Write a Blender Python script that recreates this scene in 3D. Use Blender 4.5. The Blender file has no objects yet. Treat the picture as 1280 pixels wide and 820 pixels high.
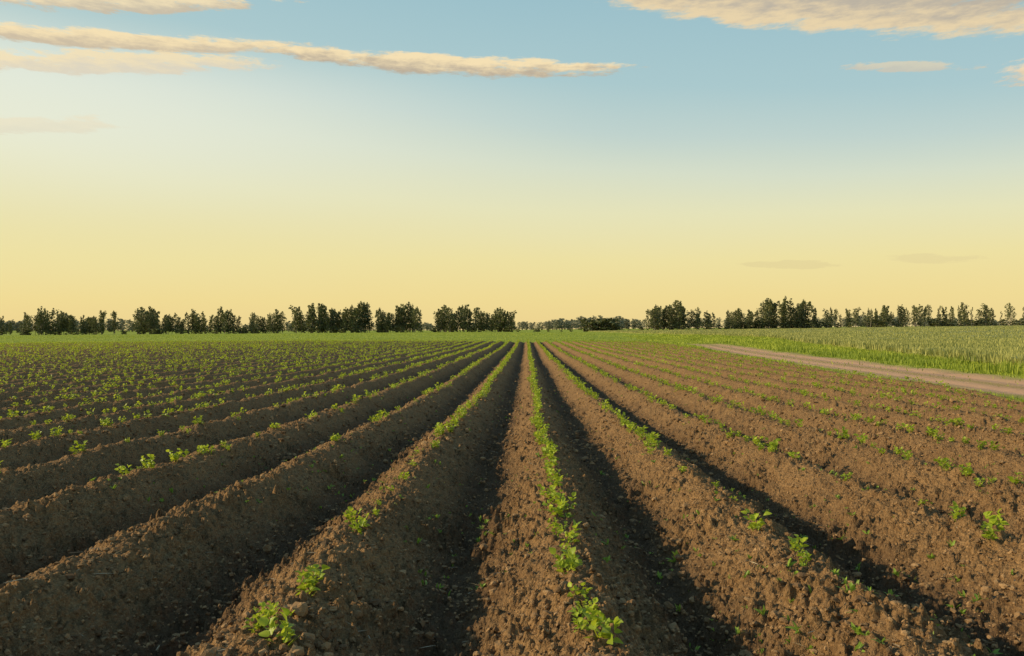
import bpy, math
import numpy as np
from mathutils import Vector
rng=np.random.default_rng(7)
scene=bpy.context.scene
scene.view_settings.view_transform='Standard'
scene.view_settings.look='None'
scene.view_settings.exposure=0
# ------------------------------------------------------------ helpers
def fade(t): return t*t*t*(t*(t*6-15)+10)
def vnoise(x,y,seed=0):
    r=np.random.default_rng(seed); perm=r.permutation(1024); val=r.random(1024)*2-1
    xi=np.floor(x).astype(np.int64); yi=np.floor(y).astype(np.int64)
    fx=fade(x-xi); fy=fade(y-yi)
    def h(a,b): return val[perm[(perm[a&1023]+b)&1023]]
    a=h(xi,yi);b=h(xi+1,yi);c=h(xi,yi+1);d=h(xi+1,yi+1)
    return (a*(1-fx)+b*fx)*(1-fy)+(c*(1-fx)+d*fx)*fy
def lumps(x,y,seed,dens=.6):
    """rounded clod heights (0..~.5) on a jittered cell grid, unit cell size"""
    r=np.random.default_rng(seed); perm=r.permutation(1024); v1,v2,v3=r.random((3,1024))
    xi=np.floor(x).astype(np.int64); yi=np.floor(y).astype(np.int64); out=np.zeros_like(x)
    for i in (-1,0,1):
        for j in (-1,0,1):
            hsh=perm[(perm[(xi+i)&1023]+yi+j)&1023]
            cx=xi+i+.15+.7*v1[hsh]; cy=yi+j+.15+.7*v2[hsh]
            rad=.22+.38*v3[hsh]; rad=np.where((hsh*37%100)/100<dens,rad,0.01)
            q=1-((x-cx)**2+(y-cy)**2)/rad**2
            out=np.maximum(out,np.sqrt(np.maximum(q,0))*rad)
    return out
def sstep(a,b,x):
    t=np.clip((x-a)/(b-a),0,1); return t*t*(3-2*t)
def make_mesh(name,V,F,mats,midx=None,smooth=False,attrs=None):
    V=np.ascontiguousarray(V,dtype=np.float32); F=np.ascontiguousarray(F,dtype=np.int32)
    me=bpy.data.meshes.new(name)
    me.vertices.add(len(V)); me.vertices.foreach_set('co',V.ravel())
    k=F.shape[1]
    me.loops.add(F.size); me.loops.foreach_set('vertex_index',F.ravel())
    me.polygons.add(len(F)); me.polygons.foreach_set('loop_start',np.arange(len(F),dtype=np.int32)*k)
    if midx is not None: me.polygons.foreach_set('material_index',np.asarray(midx,dtype=np.int32))
    me.polygons.foreach_set('use_smooth',np.full(len(F),smooth))
    for m in mats: me.materials.append(m)
    me.update(calc_edges=True)
    if attrs:
        for n,a in attrs.items():
            at=me.attributes.new(n,'FLOAT','POINT'); at.data.foreach_set('value',np.asarray(a,dtype=np.float32))
    ob=bpy.data.objects.new(name,me); scene.collection.objects.link(ob)
    return ob
def newmat(name):
    m=bpy.data.materials.new(name); m.use_nodes=True; nt=m.node_tree; nt.nodes.clear()
    return m,nt
def N(nt,t,**kw):
    n=nt.nodes.new(t)
    for k,v in kw.items(): setattr(n,k,v)
    return n
def setin(nt,sock,v):
    if v is None: return
    if isinstance(v,bpy.types.NodeSocket): nt.links.new(v,sock)
    elif isinstance(v,(tuple,list)) and len(v)==3 and sock.type=='RGBA': sock.default_value=(*v,1)
    else: sock.default_value=v
def M(nt,op,a,b=None,c=None,clamp=False):
    n=N(nt,'ShaderNodeMath',operation=op,use_clamp=clamp)
    for s,v in zip(n.inputs,(a,b,c)): setin(nt,s,v)
    return n.outputs[0]
def MixC(nt,f,a,b,blend='MIX'):
    n=N(nt,'ShaderNodeMix',data_type='RGBA',blend_type=blend)
    setin(nt,n.inputs[0],f); setin(nt,n.inputs[6],a); setin(nt,n.inputs[7],b)
    return n.outputs[2]
def SS(nt,x,a,b):
    n=N(nt,'ShaderNodeMapRange',interpolation_type='SMOOTHSTEP')
    setin(nt,n.inputs[0],x); n.inputs[1].default_value=a; n.inputs[2].default_value=b
    return n.outputs[0]
def Noise(nt,vec,scale,detail=4,rough=.6):
    n=N(nt,'ShaderNodeTexNoise'); setin(nt,n.inputs['Vector'],vec)
    n.inputs['Scale'].default_value=scale; n.inputs['Detail'].default_value=detail; n.inputs['Roughness'].default_value=rough
    return n.outputs[0]
def Attr(nt,name):
    return N(nt,'ShaderNodeAttribute',attribute_name=name).outputs['Fac']
def Comb(nt,x,y,z=0.0):
    n=N(nt,'ShaderNodeCombineXYZ'); setin(nt,n.inputs[0],x); setin(nt,n.inputs[1],y); setin(nt,n.inputs[2],z); return n.outputs[0]
# ------------------------------------------------------------ terrain
SP=0.90; X0=0.14; AMP=0.235; H0=.70; DR=.47; DL=7.0
def edgeX(y): return 8.25+0.07*(y-13)+0.25*vnoise(y*0.25,y*0+3.3,5)
def roadX(y): return 10.1+0.095*(y-15)+.25*np.sin(y*.11)
def wheatX(y): return np.minimum(14.2+(y-22)*0.21,31+0.0*y)+0.4*vnoise(y*0.12,y*0+1.3,6)
def base(x,y):
    z=DR*np.exp(-np.maximum(y,-4)/DL)
    z=z+0.0125*np.maximum(0,np.minimum(x,330)-22)*sstep(15,120,y)
    z=z-0.007*np.maximum(0,np.minimum(-x,400)-20)
    z=z+0.06*vnoise(x*0.05,y*0.04,9)*sstep(8,40,y)
    return z
def fieldmask(x,y):
    far=80+2.0*vnoise(x*0.15,y*0,11)
    return (1-sstep(-0.25,0.25,x-edgeX(y)))*(1-sstep(-0.8,0.8,y-far))
def meander(y,r):
    return 0.042*vnoise(y*0.35,r*7.7,21)+0.018*vnoise(y*1.3,r*3.1,22)+.05*vnoise(y*.12,r*0+2.5,23)
def rowphase(x,y):
    r=np.round((x-X0)/SP)
    xs=x-X0+meander(y,r)
    return xs-r*SP,r
def profile(x,y):
    d,k=rowphase(x,y)
    p=np.minimum(np.abs(d)/(SP/2),1.0)
    h=-(0.80*sstep(0.0,0.96,p)+0.20*p)
    return h,p,k
def height(x,y,detail=True):
    b=base(x,y); f=fieldmask(x,y)
    h,p,k=profile(x,y)
    amp=AMP*(1+0.12*vnoise(y*0.6,k*5.1,31)*(1-p)+.08*vnoise(y*2.1,k*2.1,32)*(1-p))
    z=b+f*(amp*h+(1-p)*.02*vnoise(y*.9,k*4.7,33))
    r=np.exp(-((x-roadX(y))/1.5)**4)
    z=z-0.03*r*(1-f) + (1-f)*(-0.08)
    rut=np.exp(-((np.abs(x-roadX(y))-0.75)/0.22)**2); z=z-0.035*rut*(1-f)
    if detail:
        near=1.0/(1+y*0.015)
        n1=vnoise(x*7,y*7,41); n2=vnoise(x*17,y*17,42)
        n3=vnoise(x*41,y*41,43); n4=vnoise(x*85,y*85,44)
        cl=np.maximum(0,n2)**1.5; cl3=np.maximum(0,n3-0.1)**1.1; cl4=np.maximum(0,n4-.05)
        side=0.8+0.45*sstep(0.15,0.6,p)
        patch=.7+.6*sstep(-.4,.5,vnoise(x*2.3,y*1.7,48))
        soil=(0.020*n1+(0.026*cl+0.021*cl3+0.011*cl4)*patch)*side
        soil=soil+.048*lumps(x*12+.6*n2,y*12+.6*n3,201,.45)*patch*side
        fine=y<16
        if np.any(fine):
            s2=np.zeros_like(soil); xf,yf=x[fine],y[fine]
            s2[fine]=.028*lumps(xf*27+.4*n3[fine],yf*27,202,.6)+.014*lumps(xf*55,yf*55,203,.6)
            soil=soil+s2
        big=np.maximum(0,vnoise(x*5.3+3,y*5.3,45)-0.35)*0.05*sstep(0.45,0.95,p)
        z=z+f*(soil+big)*near + (1-f)*(1-.8*r)*0.04*vnoise(x*1.3,y*1.3,46)
    return z
# grid
du=0.0014
uf=np.arange(-0.72,0.72,du); uo=0.72+np.cumsum(0.008*1.035**np.arange(45))
U=np.concatenate([-uo[::-1],uf,uo])
ys=[0.4]
while ys[-1]<92:
    y_=ys[-1]
    ys.append(y_+(.03 if y_<1.4 else max(0.007,y_*0.0035) if y_<5 else max(.0175,y_*0.0068 if y_>12 else y_*(.0035+.0033*(y_-5)/7))))
while ys[-1]<4000: ys.append(ys[-1]*1.035)
Y=np.array(ys)
GX=U[None,:]*(Y[:,None]+1.0); GY=np.repeat(Y[:,None],len(U),1)
GZ=height(GX,GY)
nr,nc=GX.shape
V=np.stack([GX,GY,GZ],-1).reshape(-1,3)
idx=np.arange(nr*nc).reshape(nr,nc)
F=np.stack([idx[:-1,:-1],idx[:-1,1:],idx[1:,1:],idx[1:,:-1]],-1).reshape(-1,4)
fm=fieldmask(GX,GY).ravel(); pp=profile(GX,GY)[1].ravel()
rd=(np.exp(-((GX-roadX(GY)+0.2*vnoise(GX*1.1,GY*0.8,77))/1.6)**6)*(1-sstep(60,85,GY))).ravel()
mid=(np.exp(-((GX-roadX(GY))/0.25)**2)).ravel()
# ground material
m,nt=newmat('ground_soil_and_grass')
out=N(nt,'ShaderNodeOutputMaterial'); bs=N(nt,'ShaderNodeBsdfPrincipled'); nt.links.new(bs.outputs[0],out.inputs[0])
pos=N(nt,'ShaderNodeNewGeometry').outputs['Position']
n1=Noise(nt,pos,1.6,5,.6); n2=Noise(nt,pos,22,6,.7); n3=Noise(nt,pos,110,3,.6)
soil=MixC(nt,SS(nt,n2,.3,.7),(0.165,0.092,0.040),(0.345,0.205,0.090))
soil=MixC(nt,SS(nt,n3,.45,.75),soil,(0.44,0.27,0.125))
soil=MixC(nt,M(nt,'MULTIPLY',SS(nt,n1,.35,.7),.35),soil,(0.15,0.087,0.044))
wet_shade=SS(nt,Attr(nt,'furrow'),.35,.95)
soil=MixC(nt,M(nt,'MULTIPLY',wet_shade,.7),soil,(0.066,0.043,0.029))  # moist furrows, plus furrow shade and sunlit crests painted into the soil colour
roadc=MixC(nt,n1,(0.42,0.24,0.14),(0.60,0.37,0.225))
g1=Noise(nt,pos,0.12,4,.6); g2=Noise(nt,pos,3.0,5,.7)
grass=MixC(nt,SS(nt,g1,.35,.65),(0.24,0.29,0.035),(0.34,0.38,0.045))
grass=MixC(nt,M(nt,'MULTIPLY',SS(nt,g2,.4,.7),.5),grass,(0.12,0.18,0.025))
rf=Attr(nt,'track')
rf=M(nt,'MULTIPLY',rf,M(nt,'SUBTRACT',1.0,M(nt,'MULTIPLY',Attr(nt,'mid'),SS(nt,n2,.4,.65))))
c=MixC(nt,rf,grass,roadc)
sm=SS(nt,M(nt,'ADD',Attr(nt,'soil'),M(nt,'MULTIPLY',M(nt,'SUBTRACT',g2,.5),.5)),.35,.65)
c=MixC(nt,sm,c,soil)
setin(nt,bs.inputs['Base Color'],c); bs.inputs['Roughness'].default_value=.95
bs.inputs['Specular IOR Level'].default_value=.08
vor=N(nt,'ShaderNodeTexVoronoi'); nt.links.new(pos,vor.inputs['Vector']); vor.inputs['Scale'].default_value=60
hgt=M(nt,'ADD',M(nt,'MULTIPLY',n2,.035),M(nt,'ADD',M(nt,'MULTIPLY',n3,.012),M(nt,'MULTIPLY',vor.outputs['Distance'],-.014)))
hgt=M(nt,'MULTIPLY',hgt,M(nt,'SUBTRACT',1.0,M(nt,'MULTIPLY',rf,.75)))
bp=N(nt,'ShaderNodeBump'); bp.inputs['Strength'].default_value=1.0; bp.inputs['Distance'].default_value=1.0
nt.links.new(hgt,bp.inputs['Height']); nt.links.new(bp.outputs[0],bs.inputs['Normal'])
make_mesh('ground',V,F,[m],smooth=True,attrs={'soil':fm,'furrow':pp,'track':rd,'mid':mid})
# clod material
cm,nt=newmat('soil_clod')
out=N(nt,'ShaderNodeOutputMaterial'); bs=N(nt,'ShaderNodeBsdfPrincipled'); nt.links.new(bs.outputs[0],out.inputs[0])
pos=N(nt,'ShaderNodeNewGeometry').outputs['Position']
c=MixC(nt,Attr(nt,'var'),(0.13,0.076,0.037),(0.43,0.265,0.125))
c=MixC(nt,M(nt,'MULTIPLY',Noise(nt,pos,120,3),.4),c,(0.09,0.057,0.034))
setin(nt,bs.inputs['Base Color'],c); bs.inputs['Roughness'].default_value=.95; bs.inputs['Specular IOR Level'].default_value=.1
bp=N(nt,'ShaderNodeBump'); bp.inputs['Distance'].default_value=.004; nt.links.new(Noise(nt,pos,150,4),bp.inputs['Height']); nt.links.new(bp.outputs[0],bs.inputs['Normal'])
# ------------------------------------------------------------ clods
import bmesh
def ico(sub):
    bm=bmesh.new(); bmesh.ops.create_icosphere(bm,subdivisions=sub,radius=1)
    v=np.array([x.co[:] for x in bm.verts]); f=np.array([[q.index for q in p.verts] for p in bm.faces]); bm.free(); return v,f
def clods(n,ymin,ymax,smin,smax,sub,xl,top=.6,pw=2.4):
    v,f=ico(sub)
    y=ymin*(ymax/ymin)**rng.random(n)
    x=(rng.random(n)*2-1)*(0.70*y+xl)
    h,p,k=profile(x,y)
    keep=(rng.random(n)<top+(1-top)*sstep(.3,.9,p))&(fieldmask(x,y)>.7)&(vnoise(x*4,y*4,66)>rng.random(n)*1.6-1.3)
    x=x[keep];y=y[keep];n=len(x)
    s=smin*(smax/smin)**(rng.random(n)**pw)
    z=height(x,y)
    nv=len(v)
    vv=v[None]*(1+0.28*rng.standard_normal((n,nv,1)).clip(-1.4,1.4)*(0.7 if sub>1 else 1))
    vv=vv*(0.7+0.6*rng.random((n,1,3)))
    a=rng.random(n)*6.28; ca,sa=np.cos(a),np.sin(a)
    xx=vv[...,0]*ca[:,None]-vv[...,1]*sa[:,None]; yy=vv[...,0]*sa[:,None]+vv[...,1]*ca[:,None]
    P=np.stack([xx*s[:,None]+x[:,None],yy*s[:,None]+y[:,None],vv[...,2]*s[:,None]*.8+z[:,None]+s[:,None]*.2],-1)
    FF=f[None]+(np.arange(n)*nv)[:,None,None]
    return P.reshape(-1,3),FF.reshape(-1,3),np.repeat(rng.random(n),nv)
parts=[clods(60000,1.5,9,.003,.011,1,.4,.85,1.9),clods(7500,1.5,10,.006,.020,2,.4,.5,2.2),clods(34000,7,32,.010,.030,1,.4,.75)]
def merge(parts):
    Vs=[];Fs=[];A=[];o=0
    for v,f,a in parts:
        Vs.append(v);Fs.append(f+o);A.append(a);o+=len(v)
    return np.concatenate(Vs),np.concatenate(Fs),np.concatenate(A)
v,f,a=merge(parts)
make_mesh('soil_clods',v,f,[cm],smooth=False,attrs={'var':a})
# ------------------------------------------------------------ leaf materials
def leafmat(name,c1,c2,trans=.35,rough=.5,tc=None):
    m,nt=newmat(name)
    out=N(nt,'ShaderNodeOutputMaterial'); bs=N(nt,'ShaderNodeBsdfPrincipled'); tr=N(nt,'ShaderNodeBsdfTranslucent'); mx=N(nt,'ShaderNodeMixShader')
    c=MixC(nt,Attr(nt,'var'),c1,c2)
    setin(nt,bs.inputs['Base Color'],c); bs.inputs['Roughness'].default_value=rough; bs.inputs['Specular IOR Level'].default_value=.3
    setin(nt,tr.inputs['Color'],MixC(nt,.5,c,tc or c2))
    mx.inputs[0].default_value=trans
    nt.links.new(bs.outputs[0],mx.inputs[1]); nt.links.new(tr.outputs[0],mx.inputs[2]); nt.links.new(mx.outputs[0],out.inputs[0])
    return m
potm=leafmat('potato_leaf',(0.18,0.27,0.022),(0.46,0.55,0.045),.42,.45,(0.62,0.68,0.04))
weedm=leafmat('weed_leaf',(0.18,0.28,0.03),(0.30,0.42,0.05),.35)
grassm=leafmat('grass_blade',(0.17,0.24,0.025),(0.42,0.47,0.05),.3,.6)
wheatm=leafmat('wheat_blade',(0.18,0.21,0.055),(0.48,0.46,0.14),.3,.6)
treem=leafmat('tree_leaf',(0.058,0.076,0.036),(0.19,0.19,0.058),.2,.6)
farm=leafmat('far_forest_leaf_hazed',(0.19,0.21,0.15),(0.28,0.28,0.17),.1,.8)  # distance haze is mixed into this pale leaf colour
def barkmat():
    m,nt=newmat('bark'); out=N(nt,'ShaderNodeOutputMaterial'); bs=N(nt,'ShaderNodeBsdfPrincipled'); nt.links.new(bs.outputs[0],out.inputs[0])
    pos=N(nt,'ShaderNodeNewGeometry').outputs['Position']
    setin(nt,bs.inputs['Base Color'],MixC(nt,Noise(nt,pos,2.5,3),(0.09,0.075,0.055),(0.32,0.27,0.20))); bs.inputs['Roughness'].default_value=.9
    return m
bark=barkmat()
# ------------------------------------------------------------ leaves generator
def leaves(C,D,L,W,nl,roll=None,cup=.25,droop=.5,var=None):
    n=len(C)
    up=np.array([0,0,1.0])
    S=np.cross(D,up); S/=np.linalg.norm(S,axis=1)[:,None]+1e-6
    Nn=np.cross(S,D)
    if roll is None: roll=rng.normal(0,.5,n)
    cr,sr=np.cos(roll)[:,None],np.sin(roll)[:,None]
    S,Nn=S*cr+Nn*sr,Nn*cr-S*sr
    P=np.zeros((n,nl+1,3,3))
    for i in range(nl+1):
        t=i/nl
        w=math.sin(math.pi*min(1,(0.06+0.94*t)**0.8))*0.5 if nl>1 else .35
        w=max(w,.06)
        c=C+D*(L*t)[:,None]-up*(L*droop*t*t*.6)[:,None]
        P[:,i,1]=c
        P[:,i,0]=c-S*(W*w)[:,None]+Nn*(W*w*cup)[:,None]
        P[:,i,2]=c+S*(W*w)[:,None]+Nn*(W*w*cup)[:,None]
    nv=(nl+1)*3
    q=[]
    for i in range(nl):
        for j in range(2):
            a=i*3+j; q.append([a,a+1,a+4,a+3])
    q=np.array(q)
    FF=(q[None]+(np.arange(n)*nv)[:,None,None]).reshape(-1,4)
    if var is None: var=rng.random(n)
    return P.reshape(-1,3),FF,np.repeat(var,nv)
def rdirs(n,emin,emax):
    a=rng.random(n)*2*np.pi; e=np.radians(emin+(emax-emin)*rng.random(n))
    return np.stack([np.cos(a)*np.cos(e),np.sin(a)*np.cos(e),np.sin(e)],-1)
def plants(px,py,ps,nleaf,nl,boost=1.0):
    n=len(px)
    pz=height(px,py,False)+0.012
    C=np.repeat(np.stack([px,py,pz],-1),nleaf,0); s=np.repeat(ps,nleaf)
    t=np.tile(np.arange(nleaf)/nleaf,n)
    st=np.tile(np.arange(nleaf)%3,n); sa=np.repeat(rng.random(n)*6.28,nleaf)+st*2.1
    off=np.stack([np.cos(sa),np.sin(sa),np.zeros(len(sa))],-1)*(s*0.032*(0.4+t))[:,None]
    C=C+off; C[:,2]+=s*0.075*t*(0.7+.5*rng.random(len(s)))
    D=rdirs(len(s),0,55); D=D+off*6/np.maximum(s,0.1)[:,None]*.3; D[:,2]+=t*.6; D/=np.linalg.norm(D,axis=1)[:,None]
    L=s*(0.022+0.026*rng.random(len(s)))*boost; W=L*(.66+.2*rng.random(len(s)))
    C=C+D*(s*0.014)[:,None]
    var=np.clip(np.repeat(rng.random(n),nleaf)*.5+rng.random(len(s))*.4+.15*t,0,1)
    return leaves(C,D,L,W,nl,rng.normal(0,.55,len(s)),.4,.45,var)
def stems(px,py,ps):
    n=len(px)*3; b=np.repeat(np.stack([px,py,height(px,py,False)-.01],-1),3,0); D=rdirs(n,45,80); s=np.repeat(ps,3)
    return leaves(b,D,s*.09,s*.009,2,None,.1,.1,np.full(n,.5))
def yfrompx(off):
    y=3.0
    for _ in range(60): y=995*(H0+DR*(1-math.exp(-y/DL)))/off
    return y
PX=[];PY=[];PS=[]
def add(k,y,s,dx=0.0):
    PX.append(X0+k*SP+dx);PY.append(y);PS.append(s)
for o,s in [(398,.85),(388,.65),(378,.5),(365,.5),(352,.6),(311,.9),(304,.5),(282,.4),(268,.75),(258,.6),(248,.5),(238,.85),(230,.95),(222,.7),(214,.75),(203,.75),(193,.8),(186,.6),(180,.7),(173,.75)]:
    add(0,yfrompx(o),s*1.02,rng.normal(.0,.026))
y=yfrompx(166)
while y<14:
    add(0,y,rng.uniform(.5,1.0),rng.normal(.0,.024)); y+=rng.choice([.08,.12,.17,.26],p=[.3,.35,.2,.15])
for o,s in [(394,.85),(384,.6),(374,.55),(366,.45),(336,.65),(328,.8),(316,.35),(262,.62),(254,.55),(248,.75),(236,.35),(222,.35),(205,.45),(190,.55),(176,.45),(160,.6),(150,.6)]:
    add(-1,yfrompx(o),s,rng.normal(.0,.035))
for o,s in [(248,.85),(274,.65),(289,.5),(303,.35),(215,.4),(198,.4),(180,.5),(160,.65),(145,.6)]:
    add(1,yfrompx(o),s,rng.normal(.0,.03))
for o,s in [(240,.75),(254,.9),(261,.7),(222,.4),(190,.55),(165,.7),(150,.7)]:
    add(2,yfrompx(o),s,rng.normal(0,.03))
for k in range(-74,13):
    y=2.2 if abs(k)>2 else (6.4 if k!=0 else 14.0)
    while y<80:
        x=X0+k*SP
        if x>-0.75*y-2 and x<0.75*y+2 and x<edgeX(np.array([y]))[0]-.2:
            cl=vnoise(np.array([y*.5]),np.array([k*1.7]),51)[0]
            pr=.56+.42*cl+(.25 if k>2 else 0)
            if y>9: pr+=.2
            if abs(k)<=1: pr+=.35
            if rng.random()<pr:
                add(k,y,rng.uniform(.4,1.05)*(1.0+min(y,50)*.006),rng.normal(0,.035))
                if rng.random()<.4: add(k,y+rng.normal(0,.06),rng.uniform(.35,.8),rng.normal(0,.05))
        y+=rng.uniform(.14,.38) if abs(k)>1 else rng.uniform(.11,.30)
PX=np.array(PX);PY=np.array(PY);PS=np.array(PS)*.95
r_=np.round((PX-X0)/SP); PX=PX-meander(PY,r_)
nr_=PY<9; md=(PY>=9)&(PY<26); fr=PY>=26
parts=[plants(PX[nr_],PY[nr_],PS[nr_],34,4),stems(PX[nr_],PY[nr_],PS[nr_]),plants(PX[md],PY[md],PS[md],15,2,1.3),plants(PX[fr],PY[fr],PS[fr],7,1,1.75)]
v,f,a=merge(parts)
make_mesh('potato_plants',v,f,[potm],smooth=True,attrs={'var':a})
print('plants',len(PX),len(f))
# weeds in furrows
n=3200
wy=1.9*(24/1.9)**rng.random(n); wx=(rng.random(n)*2-1)*(.7*wy+.5)
keep=(fieldmask(wx,wy)>.9)&((vnoise(wx*.8,wy*.8,61)>-.1)|(wx>3)); wx=wx[keep];wy=wy[keep]
nb=5
C=np.repeat(np.stack([wx,wy,height(wx,wy)],-1),nb,0); s=np.repeat(.3+.7*rng.random(len(wx))**2,nb)
C[:,:2]+=rng.normal(0,.004,(len(C),2))
v,f,a=leaves(C,rdirs(len(C),25,80),s*.05,s*.013,3,None,.2,.5)
make_mesh('weed_seedlings',v,f,[weedm],smooth=True,attrs={'var':a})
# dry straw
n=320
wy=2.0*(8/2.0)**rng.random(n); wx=(rng.random(n)*2-1)*(.7*wy+.3)
C=np.stack([wx,wy,height(wx,wy)+.006],-1)
strawm=leafmat('dry_straw',(0.25,0.19,0.12),(0.5,0.42,0.28),.05,.8)
v,f,a=leaves(C,rdirs(n,-5,12),.02+.06*rng.random(n),np.full(n,.003),2,None,.3,.1)
make_mesh('dry_straw',v,f,[strawm],attrs={'var':a})
# ------------------------------------------------------------ blades
def blades(x,y,z,h,w,lean=.35,vs=.35):
    n=len(x); D=rdirs(n,0,0); a=rng.random(n)*6.28
    S=np.stack([np.cos(a),np.sin(a),0*a],-1)*(w/2)[:,None]
    B=np.stack([x,y,z],-1); T=B+D*(h*lean*rng.random(n))[:,None]; T[:,2]+=h
    P=np.stack([B-S,B+S,T+S*.25,T-S*.25],1).reshape(-1,3)
    F=np.arange(4*n).reshape(-1,4)
    var=np.clip(.5+.4*vnoise(x*vs,y*vs*.6,71)+.22*rng.standard_normal(n),0,1)
    return P,F,np.repeat(var,4)
n=150000
gy=9*(330/9)**rng.random(n); gx=(rng.random(n)*1.5-.75)*gy
ew=edgeX(gy)
sel=rng.random(n)<.6; gx=np.where(sel&(gy<150),ew+rng.random(n)**.9*(wheatX(gy)-ew+.5),gx)
rr=roadX(gy)
inroad=(np.abs(gx-rr)<1.65)&(gy<72)&(rng.random(n)<.985)
strip=(gx<rr)&(gy<26)&(rng.random(n)<.7)
keep=(fieldmask(gx,gy)<.45)&(gx<wheatX(gy)+.5)&~inroad&~strip
gx,gy=gx[keep],gy[keep]; rr=roadX(gy)
hh=(.04+.09*rng.random(len(gx)))*(1+1.2*np.maximum(0,vnoise(gx*.6,gy*.4,72)))
hh=np.where(gx<rr+2.0,hh*.4,hh); sc=1+gy/50
v,f,a=blades(gx,gy,height(gx,gy)-.01,hh*np.minimum(sc,1.6),.010*(1+gy/9))
make_mesh('grass_verge',v,f,[grassm],attrs={'var':a})
# wheat canopy
wy=12*(430/12)**np.linspace(0,1,260); wu=np.linspace(0,1,220)
WX=wheatX(wy)[:,None]+wu[None]**1.6*(0.95*wy[:,None]+20); WY=np.repeat(wy[:,None],220,1)
WZ=base(WX,WY)+.27+.06*vnoise(WX*1.5,WY*.8,81)+.06*vnoise(WX*.2,WY*.1,82)
WZ[:,0]-=.5; WZ[0,:]-=.5
i2=np.arange(WX.size).reshape(WX.shape)
F=np.stack([i2[:-1,:-1],i2[:-1,1:],i2[1:,1:],i2[1:,:-1]],-1).reshape(-1,4)
n=190000
by=12*(420/12)**(rng.random(n)**.9); bx=wheatX(by)+rng.random(n)**1.4*(.80*by)-.1+.25*rng.normal(0,1,n)*(rng.random(n)<.3)
bz=base(bx,by)+.12
v2,f2,a2=blades(bx,by,bz,.18+.17*rng.random(n)+.06*vnoise(bx*.3,by*.2,83),.013*(1+by/10),.35,.9)
wv=np.clip(.3+.35*vnoise(WX*.9,WY*.4,84),0,1).ravel()
v,f,a=merge([(np.stack([WX,WY,WZ],-1).reshape(-1,3),F,wv),(v2,f2,a2)])
make_mesh('wheat_field',v,f,[wheatm],attrs={'var':a})
# ------------------------------------------------------------ trees
def tube(p0,p1,r0,r1,k=5):
    d=p1-p0; d=d/np.linalg.norm(d); a=np.cross(d,[0.3,1,0.1]); a/=np.linalg.norm(a); b=np.cross(d,a)
    t=np.arange(k)*2*np.pi/k
    ring=np.cos(t)[:,None]*a+np.sin(t)[:,None]*b
    V=np.concatenate([p0+ring*r0,p1+ring*r1]); F=np.array([[i,(i+1)%k,k+(i+1)%k,k+i] for i in range(k)])
    return V,F
def tree_proto(seed,H=12.0,wid=1.7,low=.16,nclump=16,nleaf=26,ls=.5):
    r=np.random.default_rng(seed); P=[];Fq=[];MI=[];A=[];o=0
    def push(v,f,mi,a):
        nonlocal o
        P.append(v);Fq.append(f+o);MI.append(np.full(len(f),mi));A.append(a);o+=len(v)
    pts=[np.array([0,0,-.3])]
    for i in range(1,6): pts.append(np.array([r.normal(0,.12)*i,r.normal(0,.12)*i,H*.92*i/5]))
    for i in range(5):
        v,f=tube(pts[i],pts[i+1],.17*(1-i/5.4),.17*(1-(i+1)/5.4)); push(v,f,0,np.zeros(len(v)))
    for c in range(nclump):
        t=low+(1-low)*((c+.5)/nclump); zz=t*H*.95
        ax=np.array([np.interp(zz,[p[2] for p in pts],[p[0] for p in pts]),np.interp(zz,[p[2] for p in pts],[p[1] for p in pts]),0])
        rad=wid*(math.sin(math.pi*min(1,.16+.76*t))**.6)*r.uniform(.55,1.1)
        an=c*2.4+r.normal(0,.4); cc=ax+np.array([math.cos(an)*rad*.6,math.sin(an)*rad*.6,zz])
        v,f=tube(ax+np.array([0,0,zz-.8]),cc,.05,.02,3); push(v,f,0,np.zeros(len(v)))
        n=nleaf; g=r.standard_normal((n,3)); g/=np.linalg.norm(g,axis=1)[:,None]; g*=(r.random((n,1))**.4)
        q=cc+g*np.array([rad*.62,rad*.62,H*.075])
        nn=r.standard_normal((n,3)); nn/=np.linalg.norm(nn,axis=1)[:,None]
        s1=np.cross(nn,[0,0,1.0]); s1/=np.linalg.norm(s1,axis=1)[:,None]; s2=np.cross(nn,s1)
        s=ls*(.5+.8*r.random((n,1)))*.5
        vv=np.stack([q-s1*s-s2*s*.6,q+s1*s-s2*s*.5,q+s1*s*.5+s2*s,q-s1*s*.7+s2*s*.8],1).reshape(-1,3)
        push(vv,np.arange(4*n).reshape(-1,4),1,np.repeat(np.clip(r.random(n)*.6+.4*r.random(),0,1),4))
    return np.concatenate(P),np.concatenate(Fq),np.concatenate(MI),np.concatenate(A)
protos=[tree_proto(100+i,12,[2.1,2.9,2.3,3.3][i%4],[.12,.2,.08,.16][i%4],15+i%3,26,.6) for i in range(8)]
thin=[tree_proto(200+i,12,[1.2,1.6,2.1][i%3],[.35,.45,.25][i%3],11,20) for i in range(6)]
bush=[tree_proto(300+i,3.2,1.7,.05,7,26,.5) for i in range(3)]
def place(name,items,mats):
    Vs=[];Fs=[];Ms=[];As=[];o=0
    for pr,x,y,s,sx in items:
        v,f,mi,a=pr; t=rng.random()*6.28; c,s_=math.cos(t),math.sin(t)
        q=np.empty_like(v); q[:,0]=(v[:,0]*c-v[:,1]*s_)*s*sx+x; q[:,1]=(v[:,0]*s_+v[:,1]*c)*s*sx+y
        q[:,2]=v[:,2]*s+float(base(np.array([float(x)]),np.array([float(y)]))[0])-.1
        Vs.append(q);Fs.append(f+o);Ms.append(mi);As.append(np.clip(a+rng.normal(0,.12),0,1)*np.ones(len(a)));o+=len(v)
    return make_mesh(name,np.concatenate(Vs),np.concatenate(Fs),mats,np.concatenate(Ms),attrs={'var':np.concatenate(As)})
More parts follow.
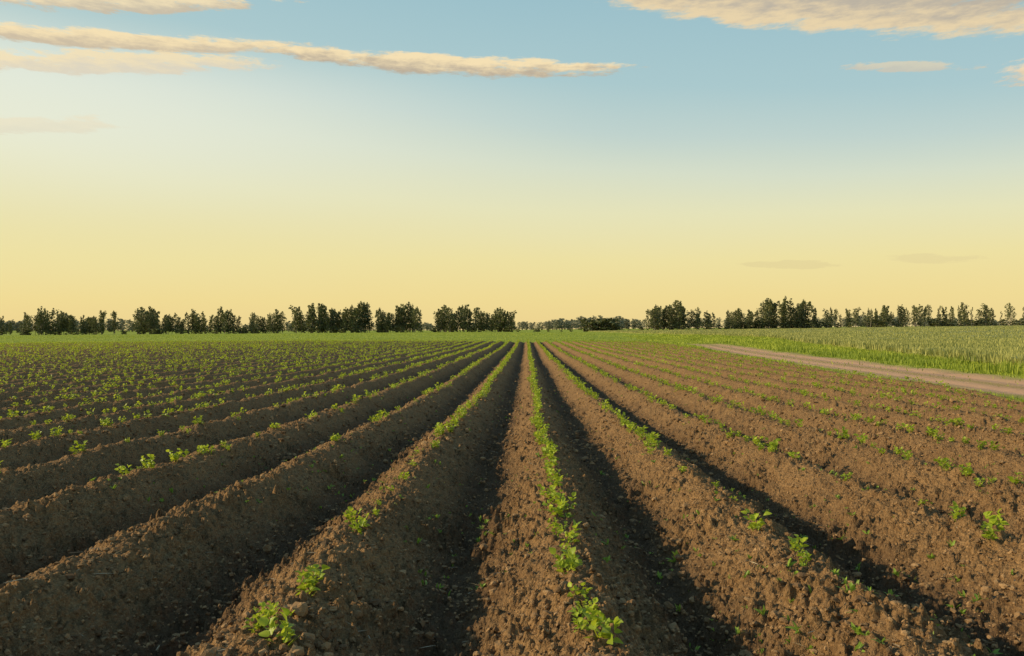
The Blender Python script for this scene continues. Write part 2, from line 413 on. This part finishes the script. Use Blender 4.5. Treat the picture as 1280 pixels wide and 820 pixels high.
groups=[(-345,-268,12,.5),(-266,-260,8.5,.5),(-255,-211,13.8,.85),(-201,-174,13.8,.8),(-174,-145,12.8,.75),(-144,-122,12.8,.65),(-119,-79,15.2,.85),(-77,-53,14.8,.8),(-47,-27,14.4,.8),(-27,-5,13.4,.8),
        (60,82,15.2,.8),(81,97,12,.4),(99,118,14,.6),(118,146,16,.65)]
items=[]
for x0,x1,H,dn in groups:
    nT=int((x1-x0)*dn*1.25)+2
    hw=rng.random()*50
    for i in range(nT):
        x=x0+1.5+(x1-x0-3)*(i+rng.random())/nT; y=rng.uniform(395,412)
        s=H/12*(.84+.22*float(vnoise(np.array([x*.16]),np.array([hw]),93)[0]))*rng.uniform(.78,1.08)
        items.append((protos[rng.integers(8)],x,y,s,rng.uniform(.7,1.1)))
    for i in range(int((x1-x0)*.3)):
        items.append((bush[rng.integers(3)],rng.uniform(x0,x1),rng.uniform(393,400),rng.uniform(.7,1.2),1.2))
for i in range(16): items.append((bush[i%3],rng.uniform(27,46),rng.uniform(395,405),rng.uniform(1.3,2.2),1.1))
for i in range(145):
    x=146+(340-146)*rng.random()
    items.append((thin[rng.integers(6)] if rng.random()<.6 else protos[rng.integers(8)],x,rng.uniform(395,420),rng.uniform(.58,1.02)*(1 if rng.random()<.8 else 1.12),rng.uniform(.8,1.1)))
for i in range(110): items.append((bush[i%3],rng.uniform(96,340),rng.uniform(395,410),rng.uniform(.6,1.5),1.3))
for i in range(50): items.append((bush[i%3],rng.uniform(-270,60),rng.uniform(400,420),rng.uniform(.3,.7),1.5))
place('distant_tree_row',items,[bark,treem])
items=[]
for i in range(620):
    x=rng.uniform(-850,900)
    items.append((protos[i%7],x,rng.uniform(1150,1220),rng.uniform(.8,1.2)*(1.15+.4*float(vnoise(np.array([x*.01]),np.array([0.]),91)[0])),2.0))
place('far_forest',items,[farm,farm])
# ------------------------------------------------------------ camera
cd=bpy.data.cameras.new('camera'); cam=bpy.data.objects.new('camera',cd); scene.collection.objects.link(cam); scene.camera=cam
cd.lens=28; cd.sensor_width=36; cd.clip_start=.05; cd.clip_end=10000
cam.location=(0,0,H0+DR); cam.rotation_euler=(math.radians(90.1),0,math.radians(1.04))
# ------------------------------------------------------------ sun
az=math.radians(-87); el=math.radians(21)
d=Vector((math.sin(az)*math.cos(el),math.cos(az)*math.cos(el),math.sin(el)))
sd=bpy.data.lights.new('sun','SUN'); sd.energy=5.0; sd.angle=math.radians(1.0); sd.color=(1,.80,.50)
so=bpy.data.objects.new('sun',sd); scene.collection.objects.link(so); so.rotation_euler=d.to_track_quat('Z','Y').to_euler()
# ------------------------------------------------------------ world
w=bpy.data.worlds.new('World'); scene.world=w; w.use_nodes=True; nt=w.node_tree; nt.nodes.clear()
out=N(nt,'ShaderNodeOutputWorld'); bg=N(nt,'ShaderNodeBackground'); nt.links.new(bg.outputs[0],out.inputs[0])
sep=N(nt,'ShaderNodeSeparateXYZ'); nt.links.new(N(nt,'ShaderNodeTexCoord').outputs['Generated'],sep.inputs[0])
sx,sy,sz=sep.outputs
azn=M(nt,'ARCTAN2',sx,sy)
hyp=M(nt,'SQRT',M(nt,'ADD',M(nt,'MULTIPLY',sx,sx),M(nt,'MULTIPLY',sy,sy)))
eln=M(nt,'DIVIDE',sz,M(nt,'MAXIMUM',hyp,.02))
def lin(c): return tuple(((v/255)/12.92 if v/255<=.04045 else ((v/255+.055)/1.055)**2.4) for v in c)
azc=M(nt,'MAXIMUM',M(nt,'MINIMUM',azn,.9),-.9)
tilt=M(nt,'ADD',eln,M(nt,'MULTIPLY',M(nt,'MULTIPLY',azc,.10),SS(nt,eln,.06,.26)))
soft=Noise(nt,Comb(nt,M(nt,'MULTIPLY',azn,1.5),M(nt,'MULTIPLY',eln,6)),1.0,2,.5)
tilt=M(nt,'ADD',tilt,M(nt,'MULTIPLY',M(nt,'SUBTRACT',soft,.5),.03))
ramp=N(nt,'ShaderNodeValToRGB'); setin(nt,ramp.inputs[0],M(nt,'DIVIDE',tilt,.6))
cr=ramp.color_ramp; cr.interpolation='LINEAR'
stops=[(0.0,(241,214,146)),(.06,(243,221,150)),(.14,(241,227,163)),(.25,(233,230,187)),(.345,(217,225,203)),(.43,(195,214,208)),(.53,(173,204,208)),(.70,(158,195,205)),(1.0,(112,152,184))]
while len(cr.elements)<len(stops): cr.elements.new(.5)
for e,(p,c) in zip(cr.elements,stops): e.position=p; e.color=(*lin(c),1)
sky=ramp.outputs[0]
hz=M(nt,'MULTIPLY',SS(nt,azn,.15,-.65),M(nt,'MULTIPLY',SS(nt,eln,.10,.24),SS(nt,eln,.36,.27)))
sky=MixC(nt,M(nt,'MULTIPLY',hz,.6),sky,lin((240,244,230)))
# clouds
cn=Noise(nt,Comb(nt,M(nt,'MULTIPLY',azn,17.0),M(nt,'MULTIPLY',eln,72.0)),1.0,9,.68)
cn2=Noise(nt,Comb(nt,M(nt,'MULTIPLY',azn,30.0),M(nt,'MULTIPLY',eln,100.0),3.0),1.0,6,.65)
def c2(px,py):
    a=math.atan((px-658)/995); return a,(412-py)/995*math.cos(a)
def cloud(sky,p0,p1,ht,op,lit,under,ragged=1.5):
    a0,e0=c2(*p0);a1,e1=c2(*p1); ca,ce=(a0+a1)/2,(e0+e1)/2; L=math.hypot(a1-a0,e1-e0); dx,dy=(a1-a0)/L,(e1-e0)/L
    ax=M(nt,'SUBTRACT',azn,ca); ey=M(nt,'SUBTRACT',eln,ce)
    s=M(nt,'DIVIDE',M(nt,'ADD',M(nt,'MULTIPLY',ax,dx),M(nt,'MULTIPLY',ey,dy)),L/2)
    t=M(nt,'DIVIDE',M(nt,'SUBTRACT',M(nt,'MULTIPLY',ey,dx),M(nt,'MULTIPLY',ax,dy)),ht/995)
    r=M(nt,'ADD',M(nt,'MULTIPLY',s,s),M(nt,'MULTIPLY',t,t))
    m=M(nt,'ADD',M(nt,'SUBTRACT',1.0,r),M(nt,'MULTIPLY',M(nt,'SUBTRACT',cn,.5),ragged*2.6))
    al=M(nt,'MULTIPLY',SS(nt,m,.0,.6),op)
    sh=SS(nt,M(nt,'ADD',t,M(nt,'MULTIPLY',M(nt,'SUBTRACT',cn2,.5),3.4)),-.9,.7)
    return MixC(nt,al,sky,MixC(nt,sh,lin(under),lin(lit)))
lit=(250,228,182); und=(208,192,165)
for a in [((-220,8),(430,58),12,1,lit,und,1.3),((290,54),(800,86),14,1,lit,(192,178,156),1.3),((-160,62),(350,74),15,.85,lit,(226,214,190),1.7),
          ((590,-54),(1500,18),32,.97,(192,181,163),(238,215,172),1.0),((-120,152),(140,153),12,.6,(240,228,196),(230,221,195),1.6),
          ((1045,85),(1220,86),6,.6,(236,214,174),(220,200,170),2.0),((1232,99),(1400,92),17,.9,(250,222,180),(225,202,170),1.6),
          ((-60,-10),(340,0),12,.9,lit,und,1.8),
          ((930,331),(1065,331),5,.2,(200,180,140),(200,180,140),1.8),((1095,325),(1220,324),6,.18,(200,180,145),(200,180,145),1.8)]:
    sky=cloud(sky,*a)
ns=N(nt,'ShaderNodeTexSky',sky_type='NISHITA'); ns.sun_disc=False; ns.sun_elevation=el; ns.sun_rotation=az % (2*math.pi)
nsc=MixC(nt,1.0,ns.outputs[0],(0.07,0.07,0.07),'MULTIPLY')
sky=MixC(nt,.05,sky,nsc)
sky=MixC(nt,SS(nt,eln,-.01,-.06),sky,(0.08,0.06,0.04))
setin(nt,bg.inputs[0],sky); bg.inputs[1].default_value=1.0
